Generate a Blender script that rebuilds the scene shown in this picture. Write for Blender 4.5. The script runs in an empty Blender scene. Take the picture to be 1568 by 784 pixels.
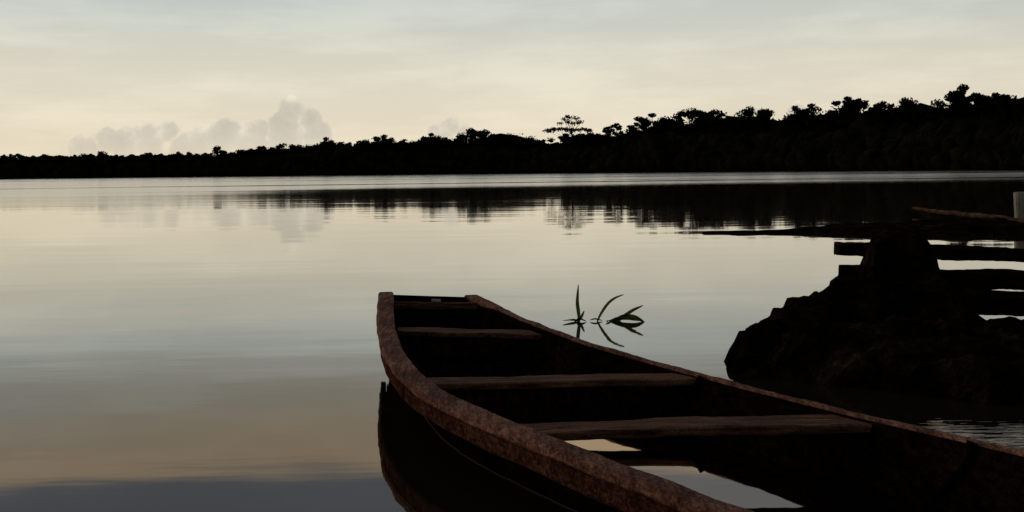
import bpy, math, random
import numpy as np
from mathutils import Vector, Matrix, noise as mn
random.seed(7); rng=np.random.default_rng(7)
sc=bpy.context.scene
sc.view_settings.view_transform='Standard'; sc.view_settings.look='None'; sc.view_settings.exposure=0

# ------------------------------------------------------------- node helper
class NT:
    def __init__(s,nt): s.nt=nt; nt.nodes.clear()
    def n(s,t,**k):
        nd=s.nt.nodes.new(t)
        for a,b in k.items(): setattr(nd,a,b)
        return nd
    def link(s,a,b): s.nt.links.new(a,b)
    def put(s,sock,v):
        if isinstance(v,bpy.types.NodeSocket): s.link(v,sock)
        elif v is not None:
            try: sock.default_value=v
            except Exception: sock.default_value=(*v,1)
    def m(s,op,a,b=None,c=None,clamp=False):
        nd=s.n('ShaderNodeMath',operation=op,use_clamp=clamp)
        for i,v in enumerate((a,b,c)): s.put(nd.inputs[i],v) if v is not None else None
        return nd.outputs[0]
    def ramp(s,f,stops,interp='LINEAR'):
        nd=s.n('ShaderNodeValToRGB'); cr=nd.color_ramp; cr.interpolation=interp
        while len(cr.elements)<len(stops): cr.elements.new(0.5)
        for e,(p,c) in zip(cr.elements,stops):
            e.position=p; e.color=(c,c,c,1) if isinstance(c,(int,float)) else (*c,1)
        s.link(f,nd.inputs[0]); return nd.outputs[0]
    def noise(s,vec,scale,detail=4,rough=.5,dist=0):
        nd=s.n('ShaderNodeTexNoise'); s.link(vec,nd.inputs['Vector'])
        nd.inputs['Scale'].default_value=scale; nd.inputs['Detail'].default_value=detail
        nd.inputs['Roughness'].default_value=rough; nd.inputs['Distortion'].default_value=dist
        return nd.outputs['Fac']
    def mapping(s,vec,scale=(1,1,1),loc=(0,0,0),rot=(0,0,0)):
        nd=s.n('ShaderNodeMapping'); s.link(vec,nd.inputs[0])
        nd.inputs['Scale'].default_value=scale; nd.inputs['Location'].default_value=loc; nd.inputs['Rotation'].default_value=rot
        return nd.outputs[0]
    def mix(s,f,a,b,mode='MIX'):
        nd=s.n('ShaderNodeMix',data_type='RGBA',blend_type=mode)
        s.put(nd.inputs[0],f)
        for i,v in ((6,a),(7,b)):
            if isinstance(v,bpy.types.NodeSocket): s.link(v,nd.inputs[i])
            else: nd.inputs[i].default_value=(*v,1)
        return nd.outputs[2]
    def smooth(s,v,a,b,lo=0.,hi=1.):
        nd=s.n('ShaderNodeMapRange',interpolation_type='SMOOTHSTEP')
        s.put(nd.inputs[0],v)
        for i,x in zip((1,2,3,4),(a,b,lo,hi)): nd.inputs[i].default_value=x
        return nd.outputs[0]

# ------------------------------------------------------------- sky (world)
SUN_EL, SUN_AZ = math.radians(9), math.radians(-58)   # azimuth from +Y, negative = left
w=bpy.data.worlds.new("World"); sc.world=w; w.use_nodes=True
T=NT(w.node_tree)
tc=T.n('ShaderNodeTexCoord').outputs['Generated']
sep=T.n('ShaderNodeSeparateXYZ'); T.link(tc,sep.inputs[0]); X,Y,Z=sep.outputs
D2=57.2958
az=T.m('MULTIPLY',T.m('ARCTAN2',X,Y),D2)
el=T.m('MULTIPLY',T.m('ARCSINE',Z),D2)
warpv=T.mapping(tc,(2.2,2.2,11))
warp=T.noise(warpv,1.6,4,.55)
wamp=T.smooth(el,3,10,0.6,3.4)
elw=T.m('ADD',el,T.m('MULTIPLY',T.m('SUBTRACT',warp,.5),wamp))
pos=T.m('DIVIDE',elw,30.0,clamp=True)
g=lambda d:d/30
base=T.ramp(pos,[(0,(.80,.70,.52)),(g(1.6),(.80,.715,.555)),(g(3.6),(.755,.70,.57)),(g(5.3),(.66,.655,.57)),(g(7),(.555,.59,.555)),
    (g(8.4),(.40,.395,.35)),(g(9.4),(.40,.36,.29)),(g(11.2),(.52,.40,.27)),(g(12.3),(.165,.175,.20)),(g(17),(.20,.20,.215)),(g(28),(.20,.20,.20))])
# thin high veil
veil=T.noise(T.mapping(tc,(3,3,16),(4,1,2)),2.3,5,.6)
veilf=T.smooth(veil,.38,.68,.94,1.06)
vn=T.n('ShaderNodeVectorMath',operation='SCALE'); T.link(base,vn.inputs[0]); T.link(veilf,vn.inputs['Scale'])
base2=vn.outputs[0]
# horizon cumulus built as a union of puffs (azimuth, elevation, radius in degrees)
puffs=[(-8.75,2.42,.62),(-9.25,2.0,.5),(-8.1,2.1,.55),(-10.1,1.65,.55),(-9.0,1.5,.8),(-7.8,1.4,.65),(-11.4,1.45,.72),(-12.3,1.2,.6),(-13.6,1.6,.55),
 (-14.3,1.3,.7),(-15.2,1.2,.6),(-15.9,1.35,.5),(-16.7,.9,.65),(-13.0,1.0,.65),(-10.3,1.0,.75),(-2.5,1.72,.5),(-3.0,1.45,.45),(-1.9,1.5,.42),(11.4,2.15,.42),(-24,1.6,.9),(-25.6,1.2,.9),(25,1.7,1.0),(27,1.3,1.1)]
pv=None
for a0,e0,r in puffs:
    dx=T.m('MULTIPLY',T.m('SUBTRACT',az,a0),1/r); dy=T.m('MULTIPLY',T.m('SUBTRACT',el,e0),1/r)
    dd=T.m('ADD',T.m('MULTIPLY',dx,dx),T.m('MULTIPLY',dy,dy))
    v=T.m('MULTIPLY',T.m('SUBTRACT',1.15,dd),r)
    pv=v if pv is None else T.m('MAXIMUM',pv,v)
bl=T.noise(tc,55,5,.62)
vv=T.m('ADD',pv,T.m('MULTIPLY',T.m('SUBTRACT',bl,.5),1.5))
cm=T.smooth(vv,-.02,.28)
bl2=T.noise(T.mapping(tc,(1,1,1),(.006,0,-.005)),55,4,.62)
lit=T.m('ADD',T.m('ADD',T.m('MULTIPLY',T.m('SUBTRACT',bl,bl2),1.6),.62),T.m('MULTIPLY',vv,-.55),clamp=True)
ccol=T.ramp(lit,[(0.1,(.52,.485,.42)),(.45,(.60,.555,.47)),(.85,(.88,.80,.65))])
low=T.smooth(el,.6,2.0,.45,.85)
sky1=T.mix(T.m('MULTIPLY',cm,low),base2,ccol)
# sunlit half of the sky is brighter than the half behind the viewer
azr=T.m('DIVIDE',az,D2)
af=T.m('ADD',.62,T.m('MULTIPLY',T.m('COSINE',azr),.38))
hi=T.smooth(el,25,80,1,.62)
vm=T.n('ShaderNodeVectorMath',operation='SCALE'); T.link(sky1,vm.inputs[0]); T.link(T.m('MULTIPLY',af,hi),vm.inputs['Scale'])
nish=T.n('ShaderNodeTexSky',sky_type='NISHITA',sun_disc=False); nish.sun_elevation=SUN_EL; nish.sun_rotation=SUN_AZ
vs=T.n('ShaderNodeVectorMath',operation='SCALE'); T.link(nish.outputs[0],vs.inputs[0]); vs.inputs['Scale'].default_value=0.004
va=T.n('ShaderNodeVectorMath',operation='ADD'); T.link(vm.outputs[0],va.inputs[0]); T.link(vs.outputs[0],va.inputs[1])
bg=T.n('ShaderNodeBackground'); T.link(va.outputs[0],bg.inputs[0]); bg.inputs[1].default_value=1.0
wo=T.n('ShaderNodeOutputWorld'); T.link(bg.outputs[0],wo.inputs[0])
try:
    w.cycles.sampling_method='MANUAL'; w.cycles.sample_map_resolution=256
except Exception: pass

sl=bpy.data.lights.new('sun','SUN'); sl.energy=0.4; sl.angle=math.radians(10); sl.color=(1,.78,.54)
so=bpy.data.objects.new('sun',sl); sc.collection.objects.link(so)
sd=Vector((math.sin(SUN_AZ)*math.cos(SUN_EL),math.cos(SUN_AZ)*math.cos(SUN_EL),math.sin(SUN_EL)))
so.rotation_euler=sd.to_track_quat('Z','Y').to_euler(); so.location=sd*50

# ------------------------------------------------------------- materials
def new_mat(name):
    m=bpy.data.materials.new(name); m.use_nodes=True; return m,NT(m.node_tree)
def principled(T,col,rough,normal=None,spec=.3,coat=None):
    o=T.n('ShaderNodeOutputMaterial')
    if spec<=0:
        p=T.n('ShaderNodeBsdfDiffuse'); T.put(p.inputs['Color'],col)
        if normal is not None: T.link(normal,p.inputs['Normal'])
    else:
        p=T.n('ShaderNodeBsdfPrincipled'); T.put(p.inputs['Base Color'],col); T.put(p.inputs['Roughness'],rough)
        p.inputs['Specular IOR Level'].default_value=spec
        if normal is not None: T.link(normal,p.inputs['Normal'])
    T.link(p.outputs[0],o.inputs[0]); return p
def bump(T,h,strength,dist,normal=None):
    b=T.n('ShaderNodeBump'); T.link(h,b.inputs['Height']); b.inputs['Strength'].default_value=strength; b.inputs['Distance'].default_value=dist
    if normal is not None: T.link(normal,b.inputs['Normal'])
    return b.outputs[0]
def wood(name,dark,mid,light,spec=.25,rough=.75,dist=.006,grain=(1,1,1),scale=6,fine=.3):
    m,T=new_mat(name)
    c=T.n('ShaderNodeTexCoord').outputs['Object']
    g1=T.noise(T.mapping(c,grain,(0,0,0),(0,0,-.45 if grain[1]<grain[0] else 0)),scale,6,.7)
    g2=T.noise(c,80,3,.75)
    g3=T.noise(c,3.2,4,.6)
    f=T.m('ADD',T.m('MULTIPLY',g1,.75-fine),T.m('ADD',T.m('MULTIPLY',g2,fine),T.m('MULTIPLY',g3,.25)))
    col=T.ramp(f,[(.40,dark),(.5,mid),(.60,light)])
    nrm=bump(T,f,1,dist)
    principled(T,col,rough,nrm,spec); return m
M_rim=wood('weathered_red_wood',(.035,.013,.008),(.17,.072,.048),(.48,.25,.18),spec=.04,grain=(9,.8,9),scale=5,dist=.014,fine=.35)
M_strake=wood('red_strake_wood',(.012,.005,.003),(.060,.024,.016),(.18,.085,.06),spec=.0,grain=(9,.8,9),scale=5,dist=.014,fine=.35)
M_bench=wood('bench_wood',(.035,.015,.009),(.14,.066,.040),(.32,.175,.11),spec=.04,grain=(.8,14,14),scale=4,dist=.014,fine=.22)
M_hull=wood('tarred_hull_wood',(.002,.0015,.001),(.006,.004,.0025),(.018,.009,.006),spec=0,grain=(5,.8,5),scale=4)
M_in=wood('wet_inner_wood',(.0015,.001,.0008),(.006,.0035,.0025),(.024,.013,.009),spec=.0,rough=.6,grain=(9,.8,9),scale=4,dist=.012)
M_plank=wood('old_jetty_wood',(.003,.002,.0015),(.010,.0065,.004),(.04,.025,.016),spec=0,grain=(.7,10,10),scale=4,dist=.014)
M_log=wood('driftwood',(.03,.016,.011),(.10,.055,.036),(.2,.12,.08),spec=0,grain=(6,.5,6),scale=4)
M_post=wood('pale_post_wood',(.2,.19,.16),(.42,.39,.34),(.6,.55,.49),spec=0,grain=(6,6,.6),scale=4)
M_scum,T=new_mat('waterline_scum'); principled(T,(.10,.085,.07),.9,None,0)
M_scrap,T=new_mat('scrap_white'); principled(T,(.6,.58,.55),.9,None,0)
M_mud,T=new_mat('dark_mud_rock')
c=T.n('ShaderNodeTexCoord').outputs['Object']
a=T.noise(c,4,6,.65); b=T.noise(c,26,5,.7)
f=T.m('ADD',T.m('MULTIPLY',a,.6),T.m('MULTIPLY',b,.4))
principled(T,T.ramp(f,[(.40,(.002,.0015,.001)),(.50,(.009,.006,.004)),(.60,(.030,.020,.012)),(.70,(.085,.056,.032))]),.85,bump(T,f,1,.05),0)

def leafmat(name,c0,c1,c2):
    m,T=new_mat(name)
    c=T.n('ShaderNodeTexCoord').outputs['Object']
    f=T.noise(c,.35,2,.7)
    principled(T,T.ramp(f,[(.35,c0),(.5,c1),(.68,c2)]),.8,None,0); return m
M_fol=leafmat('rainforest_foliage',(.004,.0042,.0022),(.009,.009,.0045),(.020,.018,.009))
M_grass,T=new_mat('water_plant_leaf')
c=T.n('ShaderNodeTexCoord').outputs['Object']
gc=T.ramp(T.noise(c,18,3),[(.3,(.04,.06,.015)),(.55,(.10,.13,.035)),(.75,(.18,.17,.06))])
d_=T.n('ShaderNodeBsdfDiffuse'); t_=T.n('ShaderNodeBsdfTranslucent'); T.link(gc,d_.inputs[0]); T.link(gc,t_.inputs[0])
mx=T.n('ShaderNodeMixShader'); mx.inputs[0].default_value=.5; T.link(d_.outputs[0],mx.inputs[1]); T.link(t_.outputs[0],mx.inputs[2])
o_=T.n('ShaderNodeOutputMaterial'); T.link(mx.outputs[0],o_.inputs[0])
M_land,T=new_mat('forest_floor')
c=T.n('ShaderNodeTexCoord').outputs['Object']
principled(T,T.ramp(T.noise(c,.2,4,.7),[(.3,(.004,.004,.003)),(.7,(.014,.012,.008))]),.95,None,0)

def water(name,far=True,small=1.0,ior=1.55,tint=(1,1,1)):
    m,T=new_mat(name)
    pos=T.n('ShaderNodeNewGeometry').outputs['Position']
    sp=T.n('ShaderNodeSeparateXYZ'); T.link(pos,sp.inputs[0])
    n1=T.noise(T.mapping(pos,(.35,1,1)),2.2,3,.5)
    n2=T.noise(T.mapping(pos,(.12,.4,1),(3,7,0)),1.1,2,.5)
    n3=T.noise(T.mapping(pos,(.03,.12,1),(9,2,0)),1.0,3,.6)
    h=T.m('ADD',T.m('ADD',T.m('MULTIPLY',n1,.0010*small),T.m('MULTIPLY',n2,.0040*small)),T.m('MULTIPLY',n3,.015*small))
    if far:
        # lapping ripples in the lee of the bank
        dx=T.m('SUBTRACT',sp.outputs[0],2.5); dy=T.m('SUBTRACT',sp.outputs[1],5.6)
        rr=T.m('SQRT',T.m('ADD',T.m('MULTIPLY',dx,dx),T.m('MULTIPLY',dy,dy)))
        lap=T.noise(T.mapping(pos,(4,20,1),(0,0,0),(0,0,.25)),1.0,2,.5)
        h=T.m('ADD',h,T.m('MULTIPLY',lap,T.smooth(rr,1.5,.4,0,.010)))
    nrm=bump(T,h,1.0,1.0)
    rough=.02
    if far:
        patch=T.noise(T.mapping(pos,(.006,.022,1),(1,3,0)),1.0,3,.6)
        slope=T.m('DIVIDE',T.m('MULTIPLY',sp.outputs[0],-1),T.m('MAXIMUM',sp.outputs[1],1))
        yy=T.m('ADD',T.m('SUBTRACT',sp.outputs[1],T.m('MULTIPLY',sp.outputs[0],.35)),T.m('MULTIPLY',T.m('SUBTRACT',patch,.5),110))
        yy=T.m('ADD',yy,T.smooth(slope,.08,.27,0,34))
        k=T.smooth(yy,76,140)
        streak=T.smooth(T.noise(T.mapping(pos,(.009,.05,1),(5,8,0)),1,4,.6),.50,.68,1,.2)
        k=T.m('MULTIPLY',k,streak)
        rough=T.m('ADD',.024,T.m('MULTIPLY',k,.14))
    gl=T.n('ShaderNodeBsdfGlossy'); gl.inputs['Color'].default_value=(*tint,1)
    T.put(gl.inputs['Roughness'],rough); T.link(nrm,gl.inputs['Normal'])
    df=T.n('ShaderNodeBsdfDiffuse'); df.inputs['Color'].default_value=(.020,.015,.010,1)
    fr=T.n('ShaderNodeFresnel'); fr.inputs['IOR'].default_value=ior; T.link(nrm,fr.inputs['Normal'])
    mx=T.n('ShaderNodeMixShader'); T.link(fr.outputs[0],mx.inputs[0]); T.link(df.outputs[0],mx.inputs[1]); T.link(gl.outputs[0],mx.inputs[2])
    o=T.n('ShaderNodeOutputMaterial'); T.link(mx.outputs[0],o.inputs[0]); return m
M_water=water('lake_water',tint=(1,.985,.95)); M_bilge=water('bilge_water',False,.8,1.45,(.62,.56,.48))

# ------------------------------------------------------------- mesh helpers
def obj(name,v,f,mat,parent=None,smooth=False):
    me=bpy.data.meshes.new(name); me.from_pydata([tuple(map(float,p)) for p in v],[],[tuple(map(int,q)) for q in f]); me.update()
    if smooth: me.polygons.foreach_set('use_smooth',[True]*len(me.polygons))
    o=bpy.data.objects.new(name,me); sc.collection.objects.link(o)
    if mat: me.materials.append(mat)
    if parent: o.parent=parent
    return o
def empty(name):
    e=bpy.data.objects.new(name,None); e.empty_display_size=.2; sc.collection.objects.link(e); return e
def sweep(pts,wd,ht,jit=0.0,cut=.2,freq=3.0,seed=0):
    """rounded-rectangle section swept along pts; pts = centres; wd/ht float or list"""
    pts=np.array(pts,float); n=len(pts); V=[];F=[]
    for i in range(n):
        t=pts[min(i+1,n-1)]-pts[max(i-1,0)]; t/=np.linalg.norm(t)
        s=np.cross(t,(0,0,1.)); 
        if np.linalg.norm(s)<.1: s=np.array((1.,0,0))
        s/=np.linalg.norm(s); u=np.cross(s,t)
        W=(wd[i] if hasattr(wd,'__len__') else wd)/2; H=(ht[i] if hasattr(ht,'__len__') else ht)/2
        c=cut*min(W,H)*1.4
        for k,(a,b) in enumerate([(-W,-H+c),(-W,H-c),(-W+c,H),(0,H),(W-c,H),(W,H-c),(W,-H+c),(W-c,-H),(0,-H),(-W+c,-H)]):
            p=pts[i]+s*a+u*b
            if jit:
                q=Vector(p*freq)+Vector((seed*3.1,0,0)); d=mn.noise_vector(q)+.35*mn.noise_vector(q*3.3)+.22*mn.noise_vector(q*11)
                p=p+np.array(d)*jit
            V.append(p)
    for i in range(n-1):
        for k in range(10):
            a=i*10+k;b=i*10+(k+1)%10
            F.append((a,b,b+10,a+10))
    F.append(tuple(range(9,-1,-1))); F.append(tuple(range((n-1)*10,n*10)))
    return V,F
def beam(name,p0,p1,wd,ht,mat,parent=None,jit=.008,n=None,bend=0,seed=0):
    p0=np.array(p0,float);p1=np.array(p1,float); L=np.linalg.norm(p1-p0); n=n or max(4,int(L/.03))
    t=np.linspace(0,1,n)[:,None]; P=p0+(p1-p0)*t; P[:,2]+=bend*np.sin(t[:,0]*math.pi)
    V,F=sweep(P,wd,ht,jit,.25,4.0,seed); return obj(name,V,F,mat,parent)

# ------------------------------------------------------------- lake water: one sheet
def sheet(name,x0,x1,y0,y1,z,mat):
    return obj(name,[(x0,y0,z),(x1,y0,z),(x1,y1,z),(x0,y1,z)],[(0,1,2,3)],mat)
sheet('lake_water',-4000,4000,-300,6000,0,M_water)

# ------------------------------------------------------------- far shore
shore=np.array([(-900,640,9),(-420,560,9),(-260,535,8.8),(-188,522,9.4),(-145,507,9.0),(-109,490,8.8),(-100,486,10),(-89,480,11.2),(-56,463,12.6),(-38,455,12.4),(-21,447,13.4),(-13,442,14.2),
 (3,432,12.0),(22,411,12.9),(35,394,15.9),(48,377,17.2),(53,368,15.4),(60,357,16.6),(70,336,15.6),(76.5,323,17.2),(82,309,15.8),(88,289,16.0),(90,282,16.4),(92,275,14.8),(94,262,13.4),
 (99,235,12.6),(108,200,12),(125,160,12),(150,110,12),(190,60,12)],float)
seg=np.r_[0,np.cumsum(np.hypot(*np.diff(shore[:,:2],axis=0).T))]
def shore_at(s):
    x=np.interp(s,seg,shore[:,0]);y=np.interp(s,seg,shore[:,1]);h=np.interp(s,seg,shore[:,2])
    d=2.0;tx=np.interp(s+d,seg,shore[:,0])-np.interp(s-d,seg,shore[:,0]);ty=np.interp(s+d,seg,shore[:,1])-np.interp(s-d,seg,shore[:,1])
    l=math.hypot(tx,ty)+1e-6
    return x,y,h,(-ty/l,tx/l)   # landward normal (left-hand of travel)
# terrain behind the shore
V=[];F=[]; ss=np.linspace(0,seg[-1],260); offs=[(-1.5,-.3),(0,.25),(6,1.0),(20,1.6),(60,2.5),(400,4)]
for s in ss:
    x,y,h,nn=shore_at(s)
    for o_,z in offs:
        j=mn.noise(Vector((x*.15,y*.15,o_)))*1.2 if o_<10 else 0
        V.append((x+nn[0]*(o_+j),y+nn[1]*(o_+j),z))
k=len(offs)
for i in range(len(ss)-1):
    for j in range(k-1): F.append((i*k+j,i*k+j+1,(i+1)*k+j+1,(i+1)*k+j))
obj('far_shore_land',V,F,M_land)

import bmesh
bm=bmesh.new(); bmesh.ops.create_icosphere(bm,subdivisions=2,radius=1); bm.verts.ensure_lookup_table()
ICO_V=np.array([v.co[:] for v in bm.verts]); ICO_F=np.array([[v.index for v in f.verts] for f in bm.faces]); bm.free()
class Foliage:
    def __init__(s): s.V=[];s.F3=[];s.F4=[];s.n=0
    def core(s,c,r):
        d=1+.28*rng.standard_normal(len(ICO_V))[:,None]*.6
        v=ICO_V*d*np.array(r)+c; s.V.append(v); s.F3.append(ICO_F+s.n); s.n+=len(v)
    def cards(s,c,r,n,size,inner=.72):
        d=rng.standard_normal((n,3)); d[:,2]=np.abs(d[:,2])*np.where(rng.random(n)<.75,1,-1); d/=np.linalg.norm(d,axis=1)[:,None]
        rad=inner+(1.12-inner)*rng.random(n)**.8
        p=c+d*rad[:,None]*np.array(r)
        a=rng.standard_normal((n,3)); a/=np.linalg.norm(a,axis=1)[:,None]
        b=np.cross(a,rng.standard_normal((n,3))); b/=np.linalg.norm(b,axis=1)[:,None]
        sz=size*(.5+rng.random(n))[:,None]*.5
        a=a*sz; b=b*sz*.6
        q=np.stack([p-a,p-b,p+a,p+b],1).reshape(-1,3)
        s.V.append(q); s.F4.append(np.arange(4*n).reshape(n,4)+s.n); s.n+=4*n
    def trunk(s,p0,p1,r0,r1):
        p0=np.array(p0,float);p1=np.array(p1,float); an=np.arange(5)*2*math.pi/5
        ring=np.stack([np.cos(an),np.sin(an),0*an],1)
        s.V.append(np.r_[p0+ring*r0,p1+ring*r1]); f=[[i,(i+1)%5,5+(i+1)%5,5+i] for i in range(5)]
        s.F4.append(np.array(f)+s.n); s.n+=10
    def build(s,name,mat):
        V=np.concatenate(s.V); me=bpy.data.meshes.new(name)
        f3=np.concatenate(s.F3) if s.F3 else np.zeros((0,3),int); f4=np.concatenate(s.F4)
        idx=np.r_[f3.ravel(),f4.ravel()].astype(np.int32)
        me.vertices.add(len(V)); me.vertices.foreach_set('co',V.astype(np.float32).ravel())
        me.loops.add(len(idx)); me.loops.foreach_set('vertex_index',idx)
        nf=len(f3)+len(f4); me.polygons.add(nf)
        st=np.r_[np.arange(len(f3))*3,len(f3)*3+np.arange(len(f4))*4].astype(np.int32)
        me.polygons.foreach_set('loop_start',st)
        me.update(calc_edges=True); me.validate(); me.materials.append(mat)
        o=bpy.data.objects.new(name,me); sc.collection.objects.link(o); return o
fo=Foliage()
def tree(F,x,y,z0,h,cr,dens=1.0,open_=False):
    flat=.5+.4*rng.random()
    zc=z0+h-cr*.7
    F.trunk((x,y,z0-.5),(x+rng.normal()*.3,y,zc),.03*h*.5,.1)
    nl=rng.integers(5,9)
    for i in range(nl):
        a=rng.random()*6.28; rr=cr*rng.random()**.5*.95
        lr=cr*(.25+.28*rng.random())
        zz=zc+ (rng.random()-.55)*cr*1.2
        zz=min(zz,z0+h-lr*.7-rr*.35)
        if i==0: rr=cr*.15; zz=z0+h-lr*.7
        c=np.array((x+math.cos(a)*rr,y+math.sin(a)*rr,zz))
        if not open_ and rng.random()<.8: F.core(c-np.array((0,0,lr*.2)),(lr*.85,lr*.8,lr*.5))
        F.cards(c,(lr*1.15,lr,lr*flat),int(42*dens),.62,.55)
        F.trunk((x,y,zc-cr*.5),c,.12,.04)
smin=seg[1]*.9
s=smin
while s<seg[-1]:
    x,y,h,nn=shore_at(s); vis=(-230<x<100) and y>240
    c=np.array((x+nn[0]*1.5,y+nn[1]*1.5,h*.13)); r=h*(.16+.1*rng.random())
    fo.core(c,(r*1.3,r*1.1,r)); fo.cards(c,(r*1.45,r*1.2,r*1.15),26 if vis else 8,.7)
    c=np.array((x+nn[0]*4+rng.normal()*.5,y+nn[1]*4,h*(.3+.12*rng.random()))); r=h*(.2+.08*rng.random())
    fo.core(c,(r*1.2,r,r)); fo.cards(c,(r*1.3,r*1.1,r*1.1),30 if vis else 8,.7)
    s+= h*.24
# continuous under-canopy mass, two ranks, following the canopy height closely
s=smin
while s<seg[-1]:
    x,y,h,nn=shore_at(s); vis=(-230<x<100) and y>240
    for off,top in ((8,.62),(14,.84)):
        t_=h*(top+.07*mn.noise(Vector((s*.07,off,0)))*2); r=h*(.17+.06*rng.random())
        c=np.array((x+nn[0]*off,y+nn[1]*off,t_-r*.8)); fo.core(c,(r*1.4,r*1.1,r*.85))
        fo.core(c-np.array((0,0,r*1.1)),(r*1.5,r*1.1,r))
        if vis: fo.cards(c,(r*1.45,r*1.15,r*.98),60,.62,.8)
    s+=h*.23
s=smin
while s<seg[-1]:
    x,y,h,nn=shore_at(s); vis=(-230<x<100) and y>240
    for off in (9,17):
        hh=h*(1.0-.17*rng.random()); ox=rng.normal()*1.5
        tree(fo,x+nn[0]*off+ox,y+nn[1]*off,.8,hh-.8,h*(.13+.16*rng.random()**1.5),1.0 if vis else .3,rng.random()<.12)
    s+= h*(.17+.2*rng.random())
# larger crowns rising a little above the canopy
for x,y,z,cr,op in [(95,300,17.9,3.0,0),(93,298,16.4,2.6,0),(99,303,16.2,2.2,0),(79.4,335,17.6,3.0,0),(82,337,16.9,2.6,0),(98.5,290,15.6,2.4,0),(73,345,16.3,3.0,1),(70,349,16.0,2.8,0),(61.8,368,16.9,3.4,0),(65,366,16.2,3,0),
    (49,388,17.5,3.2,0),(52,387,16.8,2.6,0),(40,402,16.9,3.4,0),(36.5,404,16.0,3,0),(-41.7,468,13.2,3.2,0),(-45,470,12.8,2.6,0),(-102,495,10.6,2.8,0),(-13,452,14.6,3.4,0),(-9,450,14.0,3,0),(88,318,16.4,3,0),(-26,458,13.3,3,0),(-62,475,12.8,3,0),(28,412,13.4,1.6,1),(30.5,411,14.3,1.3,1),(-150,520,9.6,3,0)]:
    tree(fo,x,y,.8,z-.8,cr,2.0,bool(op)); 
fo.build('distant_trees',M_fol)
# tall emergent tree with an open crown above the canopy
em=Foliage()
ex,ey=17.7,424
em.trunk((ex,ey,0),(ex+.3,ey,13.5),.35,.2)
for dx,dz,r in [(-3.2,14.8,1.0),(-1.9,15.9,1.2),(0,16.5,1.3),(1.6,16.1,1.2),(3.0,15.2,1.0),(.6,14.8,.9),(-1.0,16.8,.8),(-.8,15.2,1.0),(2.2,14.7,.8)]:
    em.trunk((ex,ey,11.5),(ex+dx,ey,dz-.3),.13,.05); em.cards(np.array((ex+dx,ey+rng.normal(),dz)),(r*1.05,r,r*.65),70,.5,.1)
for dx,dz,r in [(-6.6,12.6,1.2),(-5.2,13.0,1.3),(-3.4,13.1,1.3),(-1.5,12.9,1.2),(3.4,12.9,1.3),(5.0,12.6,1.1),(1.2,12.7,1.2)]:
    em.trunk((ex,ey,9.5),(ex+dx,ey,dz-.3),.15,.05); em.cards(np.array((ex+dx,ey+rng.normal(),dz)),(r*1.4,r,r*.55),120,.55,.1)
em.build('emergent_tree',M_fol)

# ------------------------------------------------------------- canoe
canoe=empty('canoe')
Lp=np.array([(-.88,9.79,.36),(-.743,8.22,.34),(-.622,7.15,.32),(-.498,6.47,.30),(-.365,5.98,.285),(-.173,5.52,.27),(.0265,5.116,.26),(.238,4.687,.25),(.416,4.306,.25),(.568,3.989,.25),(.85,3.4,.25),(1.2,2.65,.25),(1.6,1.85,.26),(2.0,1.2,.28)])
Rp=np.array([(-.28,9.97,.32),(.053,8.63,.30),(.39,7.52,.28),(.676,6.93,.26),(.916,6.39,.25),(1.119,5.91,.25),(1.293,5.50,.25),(1.452,5.17,.25),(1.595,4.88,.25),(1.68,4.69,.25),(2.0,4.0,.25),(2.36,3.2,.25),(2.68,2.4,.26),(2.95,1.6,.28)])
def smooth_rim(P):
    ys=np.linspace(P[0,1],P[-1,1],240); yy=P[::-1,1]
    x=np.interp(ys,yy,P[::-1,0]); z=np.interp(ys,yy,P[::-1,2])
    kx=np.exp(-.5*(np.arange(-9,10)/4.)**2);kx/=kx.sum()
    def sm(a):
        e=np.r_[2*a[0]-a[9:0:-1],a,2*a[-1]-a[-2:-11:-1]]; return np.convolve(e,kx,'valid')
    return np.stack([sm(x),ys,sm(z)],1)
Lc=smooth_rim(Lp);Rc=smooth_rim(Rp)
def at(C,y): 
    return np.array([np.interp(y,C[::-1,1],C[::-1,k]) for k in range(3)])
YL=np.array([9.79,9.3,8.7,8.2,7.6,7.15,6.75,6.4,6.0,5.5,5.1,4.69,4.3,3.99,3.4,2.65,1.85,1.2])
YR=np.array([9.97,9.2,8.4,7.9,7.3,6.93,6.6,6.3,5.95,5.4,5.0,4.6,4.2,3.8,3.2,2.7,2.2,1.6])
ti=np.arange(len(YL)); td=np.linspace(0,len(YL)-1,80)
YLd=np.interp(td,ti,YL);YRd=np.interp(td,ti,YR)
floor=np.interp(td,[0,2,5,6.4,7.5,10,17],[.13,.10,.06,.04,.02,-.03,-.03])
def section(i,inner,fz=None):
    L=at(Lc,YLd[i]);R=at(Rc,YRd[i]); wv=R-L; W=np.linalg.norm(wv[:2]); u=wv/W
    th=.032 if inner else 0
    b=floor[i] if inner else min(floor[i],0)-.09
    ch=min(.24,.2*W+.03)
    out=[]
    for side in (0,1):
        E=L if side==0 else R; sg=u if side==0 else -u
        zt=E[2]-.01
        for t in (0,.25,.5,.75,1):
            off=ch*(t**1.6)+th; q=E+sg*off; q[2]=zt+(b-zt)*(t if t<1 else 1)
            out.append(q)
    l=out[:5]; r=out[5:][::-1]
    return l+[(l[-1]+r[0])/2+np.array((0,0,-.015))]+r
for inner,nm,mt in ((False,'hull_outside',M_hull),(True,'hull_inside',M_in)):
    V=[];F=[]
    for i in range(80): V+=section(i,inner)
    for i in range(79):
        for k in range(10): F.append((i*11+k,i*11+k+1,(i+1)*11+k+1,(i+1)*11+k))
    F.append(tuple(range(11))); F.append(tuple(range(79*11,80*11)))
    obj(nm,V,F,mt,canoe,True)
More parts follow.
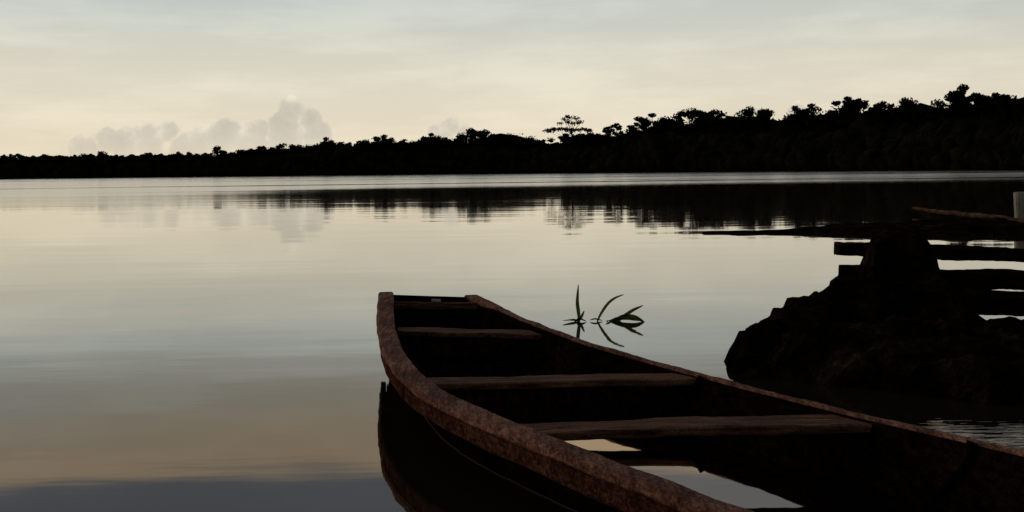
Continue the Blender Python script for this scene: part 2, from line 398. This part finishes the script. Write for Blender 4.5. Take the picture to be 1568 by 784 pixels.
def cross(a,zb):
    zs=[p[2] for p in a]
    for q in range(4):
        if zs[q]>=zb>=zs[q+1]:
            t=(zs[q]-zb)/(zs[q]-zs[q+1]); return a[q]+(a[q+1]-a[q])*t
    return a[-1].copy()
# bilge water lying in the bottom
V=[];F=[]; zb=.035; i0=29
for i in range(i0,80):
    s_=section(i,True)
    a=cross(s_[:5],zb);b=cross(s_[6:][::-1],zb); u=(b-a)/np.linalg.norm(b-a); a=a-u*.012;b=b+u*.012; a[2]=b[2]=zb; V+=[a,b]
for i in range(len(V)//2-1): F.append((2*i,2*i+1,2*i+3,2*i+2))
obj('bilge_water',V,F,M_bilge,canoe)
# pale scum line where the port side meets the lake
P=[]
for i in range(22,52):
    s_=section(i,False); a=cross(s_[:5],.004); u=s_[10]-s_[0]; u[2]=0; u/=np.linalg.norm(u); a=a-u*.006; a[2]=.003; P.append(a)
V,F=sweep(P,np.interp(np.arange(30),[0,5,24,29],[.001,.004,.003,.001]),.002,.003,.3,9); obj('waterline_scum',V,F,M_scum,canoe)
# gunwales
def dense(C,n=520):
    t=np.linspace(0,len(C)-1,n); return np.stack([np.interp(t,np.arange(len(C)),C[:,k]) for k in range(3)],1)
def tip(top,d): 
    e=(top[0]-top[9]); e/=np.linalg.norm(e); return np.vstack([top[0]+e*d,top[0]+e*d*.5,top])
top=dense(Lc); top[:,2]-=.0175
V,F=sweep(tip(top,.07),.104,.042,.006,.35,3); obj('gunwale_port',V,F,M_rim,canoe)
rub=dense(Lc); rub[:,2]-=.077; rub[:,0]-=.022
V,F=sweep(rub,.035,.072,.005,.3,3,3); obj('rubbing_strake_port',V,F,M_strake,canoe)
wr=np.interp(np.arange(520),[0,17,65,519],[.10,.09,.045,.045])
top=dense(Rc); top[:,2]-=.0175
V,F=sweep(tip(top,.08),np.r_[.10,.10,wr],.035,.006,.35,4,5); obj('gunwale_starboard',V,F,M_rim,canoe)
# end board
a=at(Lc,9.7);b=at(Rc,9.62)
beam('end_board',(a[0]-.0,9.72,.285),(b[0]+.0,9.66,.275),.035,.05,M_bench,canoe,.006)
beam('end_transom',(a[0]+.02,9.77,.18),(b[0]-.01,9.74,.18),.03,.2,M_in,canoe,.004)
beam('scrap',(-.56,9.70,.318),(-.50,9.70,.316),.03,.018,M_scrap,canoe,.008)
# thwarts (benches)
beam('thwart_1',(-.76,8.62,.232),(.20,8.22,.240),.20,.03,M_bench,canoe,.006,seed=1)
beam('thwart_2',(-.50,6.66,.200),(.84,6.60,.222),.20,.032,M_bench,canoe,.007,seed=2)
beam('thwart_3',(-.10,5.42,.190),(1.36,5.44,.215),.22,.034,M_bench,canoe,.009,seed=3,bend=.008)
beam('thwart_4',(.80,3.35,.190),(2.2,3.3,.20),.22,.034,M_bench,canoe,.007,seed=4)
# frames (ribs)
for j,i in enumerate((30,48,66)):
    s_=[p+np.array((0,0,.006)) for p in section(i,True)]
    V,F=sweep(s_,.05,.03,.004,.3); obj('rib_%d'%(j+1),V,F,M_in,canoe)

# ------------------------------------------------------------- right bank (mud / rock mound)
def fbm(p,o=5,H=.9): return mn.fractal(p,H,2.1,o)
def sst(a,b,x): t=min(1,max(0,(x-a)/(b-a))); return t*t*(3-2*t)
rx=[1.15,1.30,1.45,1.52,1.7,2.03,2.25,2.42,2.49,2.60,2.7,2.82,2.93,2.99,3.1]
rz=[-.1,.05,.14,.20,.28,.34,.42,.50,.66,.73,.735,.735,.64,.2,-.1]
ry=[8.6,8.6,8.85,9.0,9.2,9.6,9.8,10,10,10,10,10,10,10,10]
gx=np.arange(1.0,8.2,.035);gy=np.arange(5.0,11.0,.035)
V=[];F=[]
for x in gx:
    for y in gy:
        p=Vector((x,y,0)); n1=fbm(p*1.7); n2=fbm(p*6+Vector((7,3,1)))
        xx=x+.07*n2; yy=y+.10*n1
        f0=7.75-1.05*min(2.2,max(0,x-1.65))
        A=(.23-.05*sst(0,1,8.4-yy))*sst(1.38,1.62,xx)*sst(f0,f0+.5,yy)*(1-sst(8.95,9.25,yy))
        rr=np.interp(xx,rx,rz); yc=np.interp(xx,rx,ry)
        d=yy-yc; fall=sst(-1.35,0.0,d) if d<0 else 1-sst(.0,.45,d)
        B=rr*fall if rr>0 else 0
        if xx>2.45 and d<0: B=max(rr*sst(-.45,-.05,d), .42*sst(-1.2,-.3,d)*(xx<3.0))
        h=max(A,B)
        ridge=abs(mn.noise(p*5+Vector((1,9,2))))
        z=h-.10*(1-sst(0,.06,h))+ (.045*n2+.02*n1+.05*ridge-.02)*sst(0.0,.12,h)+.01*n2
        V.append((x+.03*mn.noise(p*9),y+.03*mn.noise(p*9+Vector((5,5,5))),z))
ny=len(gy)
for i in range(len(gx)-1):
    for j in range(ny-1): F.append((i*ny+j,(i+1)*ny+j,(i+1)*ny+j+1,i*ny+j+1))
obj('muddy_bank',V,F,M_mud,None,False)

# ------------------------------------------------------------- broken jetty
jet=empty('wooden_jetty')
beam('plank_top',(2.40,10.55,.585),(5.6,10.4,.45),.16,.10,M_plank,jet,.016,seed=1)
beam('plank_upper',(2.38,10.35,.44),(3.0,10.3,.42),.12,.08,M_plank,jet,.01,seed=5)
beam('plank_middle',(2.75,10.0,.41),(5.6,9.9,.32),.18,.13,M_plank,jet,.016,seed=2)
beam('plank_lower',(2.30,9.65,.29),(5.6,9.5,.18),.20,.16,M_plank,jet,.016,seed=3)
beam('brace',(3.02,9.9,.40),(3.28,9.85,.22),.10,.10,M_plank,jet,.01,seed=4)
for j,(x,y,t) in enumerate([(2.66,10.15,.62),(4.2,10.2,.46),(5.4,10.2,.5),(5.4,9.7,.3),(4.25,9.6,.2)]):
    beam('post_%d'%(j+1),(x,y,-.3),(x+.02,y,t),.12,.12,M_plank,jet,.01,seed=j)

# ------------------------------------------------------------- mud spit
V=[];F=[]; gx=np.arange(3.0,22,.12);gy=np.arange(21,33,.15)
for x in gx:
    for y in gy:
        p=Vector((x*.5,y*.5,3)); n1=fbm(p); n2=fbm(p*4)
        yc=25.9-.02*(x-3)+.2*mn.noise(Vector((x*.6,0,0))); hw=np.interp(x,[3.2,3.6,4.6,5.6,6.1,7,10,22],[.0,.12,.3,.55,1.0,1.7,2.6,4.5])+.2*n1*min(1,max(0,x-3.3))
        t=1-abs(y-yc)/max(hw,.01)
        hgt=np.interp(x,[3.2,5,6,8],[.03,.06,.12,.17])
        V.append((x,y,-.06+ ((.06+hgt)*sst(-.1,.6,t)) +.03*(n1+n2)*sst(0,.5,t)*min(1,hgt*8)))
ny=len(gy)
for i in range(len(gx)-1):
    for j in range(ny-1): F.append((i*ny+j,(i+1)*ny+j,(i+1)*ny+j+1,i*ny+j+1))
obj('mud_spit',V,F,M_mud,None,True)
lg=np.array([(9.85,35,.08),(9.65,32.5,.08),(9.5,30,.10),(9.3,27.5,.11),(9.2,25.5,.10),(9.3,23.5,.10)])
t=np.linspace(0,5,40); P=np.stack([np.interp(t,range(6),lg[:,k]) for k in range(3)],1); P[:,2]+=.06
V,F=sweep(P,np.linspace(.08,.16,40),np.linspace(.07,.12,40),.02,.6,1.5); obj('fallen_log',V,F,M_log)
beam('wooden_post',(10.36,29,-.3),(10.33,29,.62),.19,.19,M_post,None,.012,n=20)

# ------------------------------------------------------------- water plant (emergent leaves)
def blade(name,pts,wmax,parent,tilt=0.3):
    pts=np.array(pts,float); n=18; t=np.linspace(0,len(pts)-1,n)
    P=np.stack([np.interp(t,range(len(pts)),pts[:,k]) for k in range(3)],1)
    for _ in range(3): P[1:-1]=(P[:-2]+2*P[1:-1]+P[2:])/4
    V=[];F=[]
    for i in range(n):
        u=i/(n-1); wv=wmax*(math.sin(math.pi*min(1,u*.93+.05))**.8)*.5+.0015
        tg=P[min(i+1,n-1)]-P[max(i-1,0)]; tg/=np.linalg.norm(tg)
        s=np.cross(tg,(0,1.,tilt)); s/=np.linalg.norm(s)+1e-9
        V+=[P[i]-s*wv,P[i]+np.array((0,.3*wv,0)),P[i]+s*wv]
    for i in range(n-1):
        for k in range(2): a=i*3+k; F.append((a,a+1,a+4,a+3))
    return obj(name,V,F,M_grass,parent,True)
pl=empty('water_plant')
y=11.2
blade('leaf_1',[(.515,y,-.02),(.512,y,.06),(.50,y,.15),(.512,y,.29)],.026,pl)
blade('leaf_2',[(.50,y,-.01),(.53,y,.03),(.555,y-.02,.085)],.020,pl)
blade('leaf_3',[(.52,y,.005),(.46,y,.015),(.38,y-.1,.018)],.025,pl,1)
blade('leaf_4',[(.65,y,-.02),(.68,y,.05),(.74,y,.14),(.80,y,.185),(.87,y+.02,.205)],.020,pl)
blade('leaf_5',[(.60,y,.01),(.64,y,.02),(.70,y,.005)],.016,pl,1)
blade('leaf_6',[(.80,y,-.02),(.87,y,.04),(.94,y,.085),(1.02,y,.12)],.026,pl)
blade('leaf_7',[(.78,y,.0),(.86,y,.035),(.95,y-.05,.035),(1.02,y-.1,.0)],.042,pl)
blade('leaf_8',[(.75,y,.0),(.82,y,.02),(.90,y-.1,.03),(.99,y-.15,.015)],.042,pl,.8)
blade('leaf_9',[(.48,y,.0),(.52,y,.025),(.57,y-.05,.005)],.026,pl,.8)
blade('leaf_10',[(.78,y,.0),(.72,y-.1,.015),(.74,y-.2,.0)],.016,pl,.8)

# ------------------------------------------------------------- camera
cd=bpy.data.cameras.new('camera'); cam=bpy.data.objects.new('camera',cd); sc.collection.objects.link(cam)
cd.sensor_width=36; cd.lens=50.0; cd.shift_y=-132/1568; cd.clip_start=.05; cd.clip_end=12000
cam.matrix_world=Matrix.Translation((0,0,1.2))@Matrix.Rotation(math.pi/2,4,'X')@Matrix.Rotation(-.0118,4,'Z')
sc.camera=cam
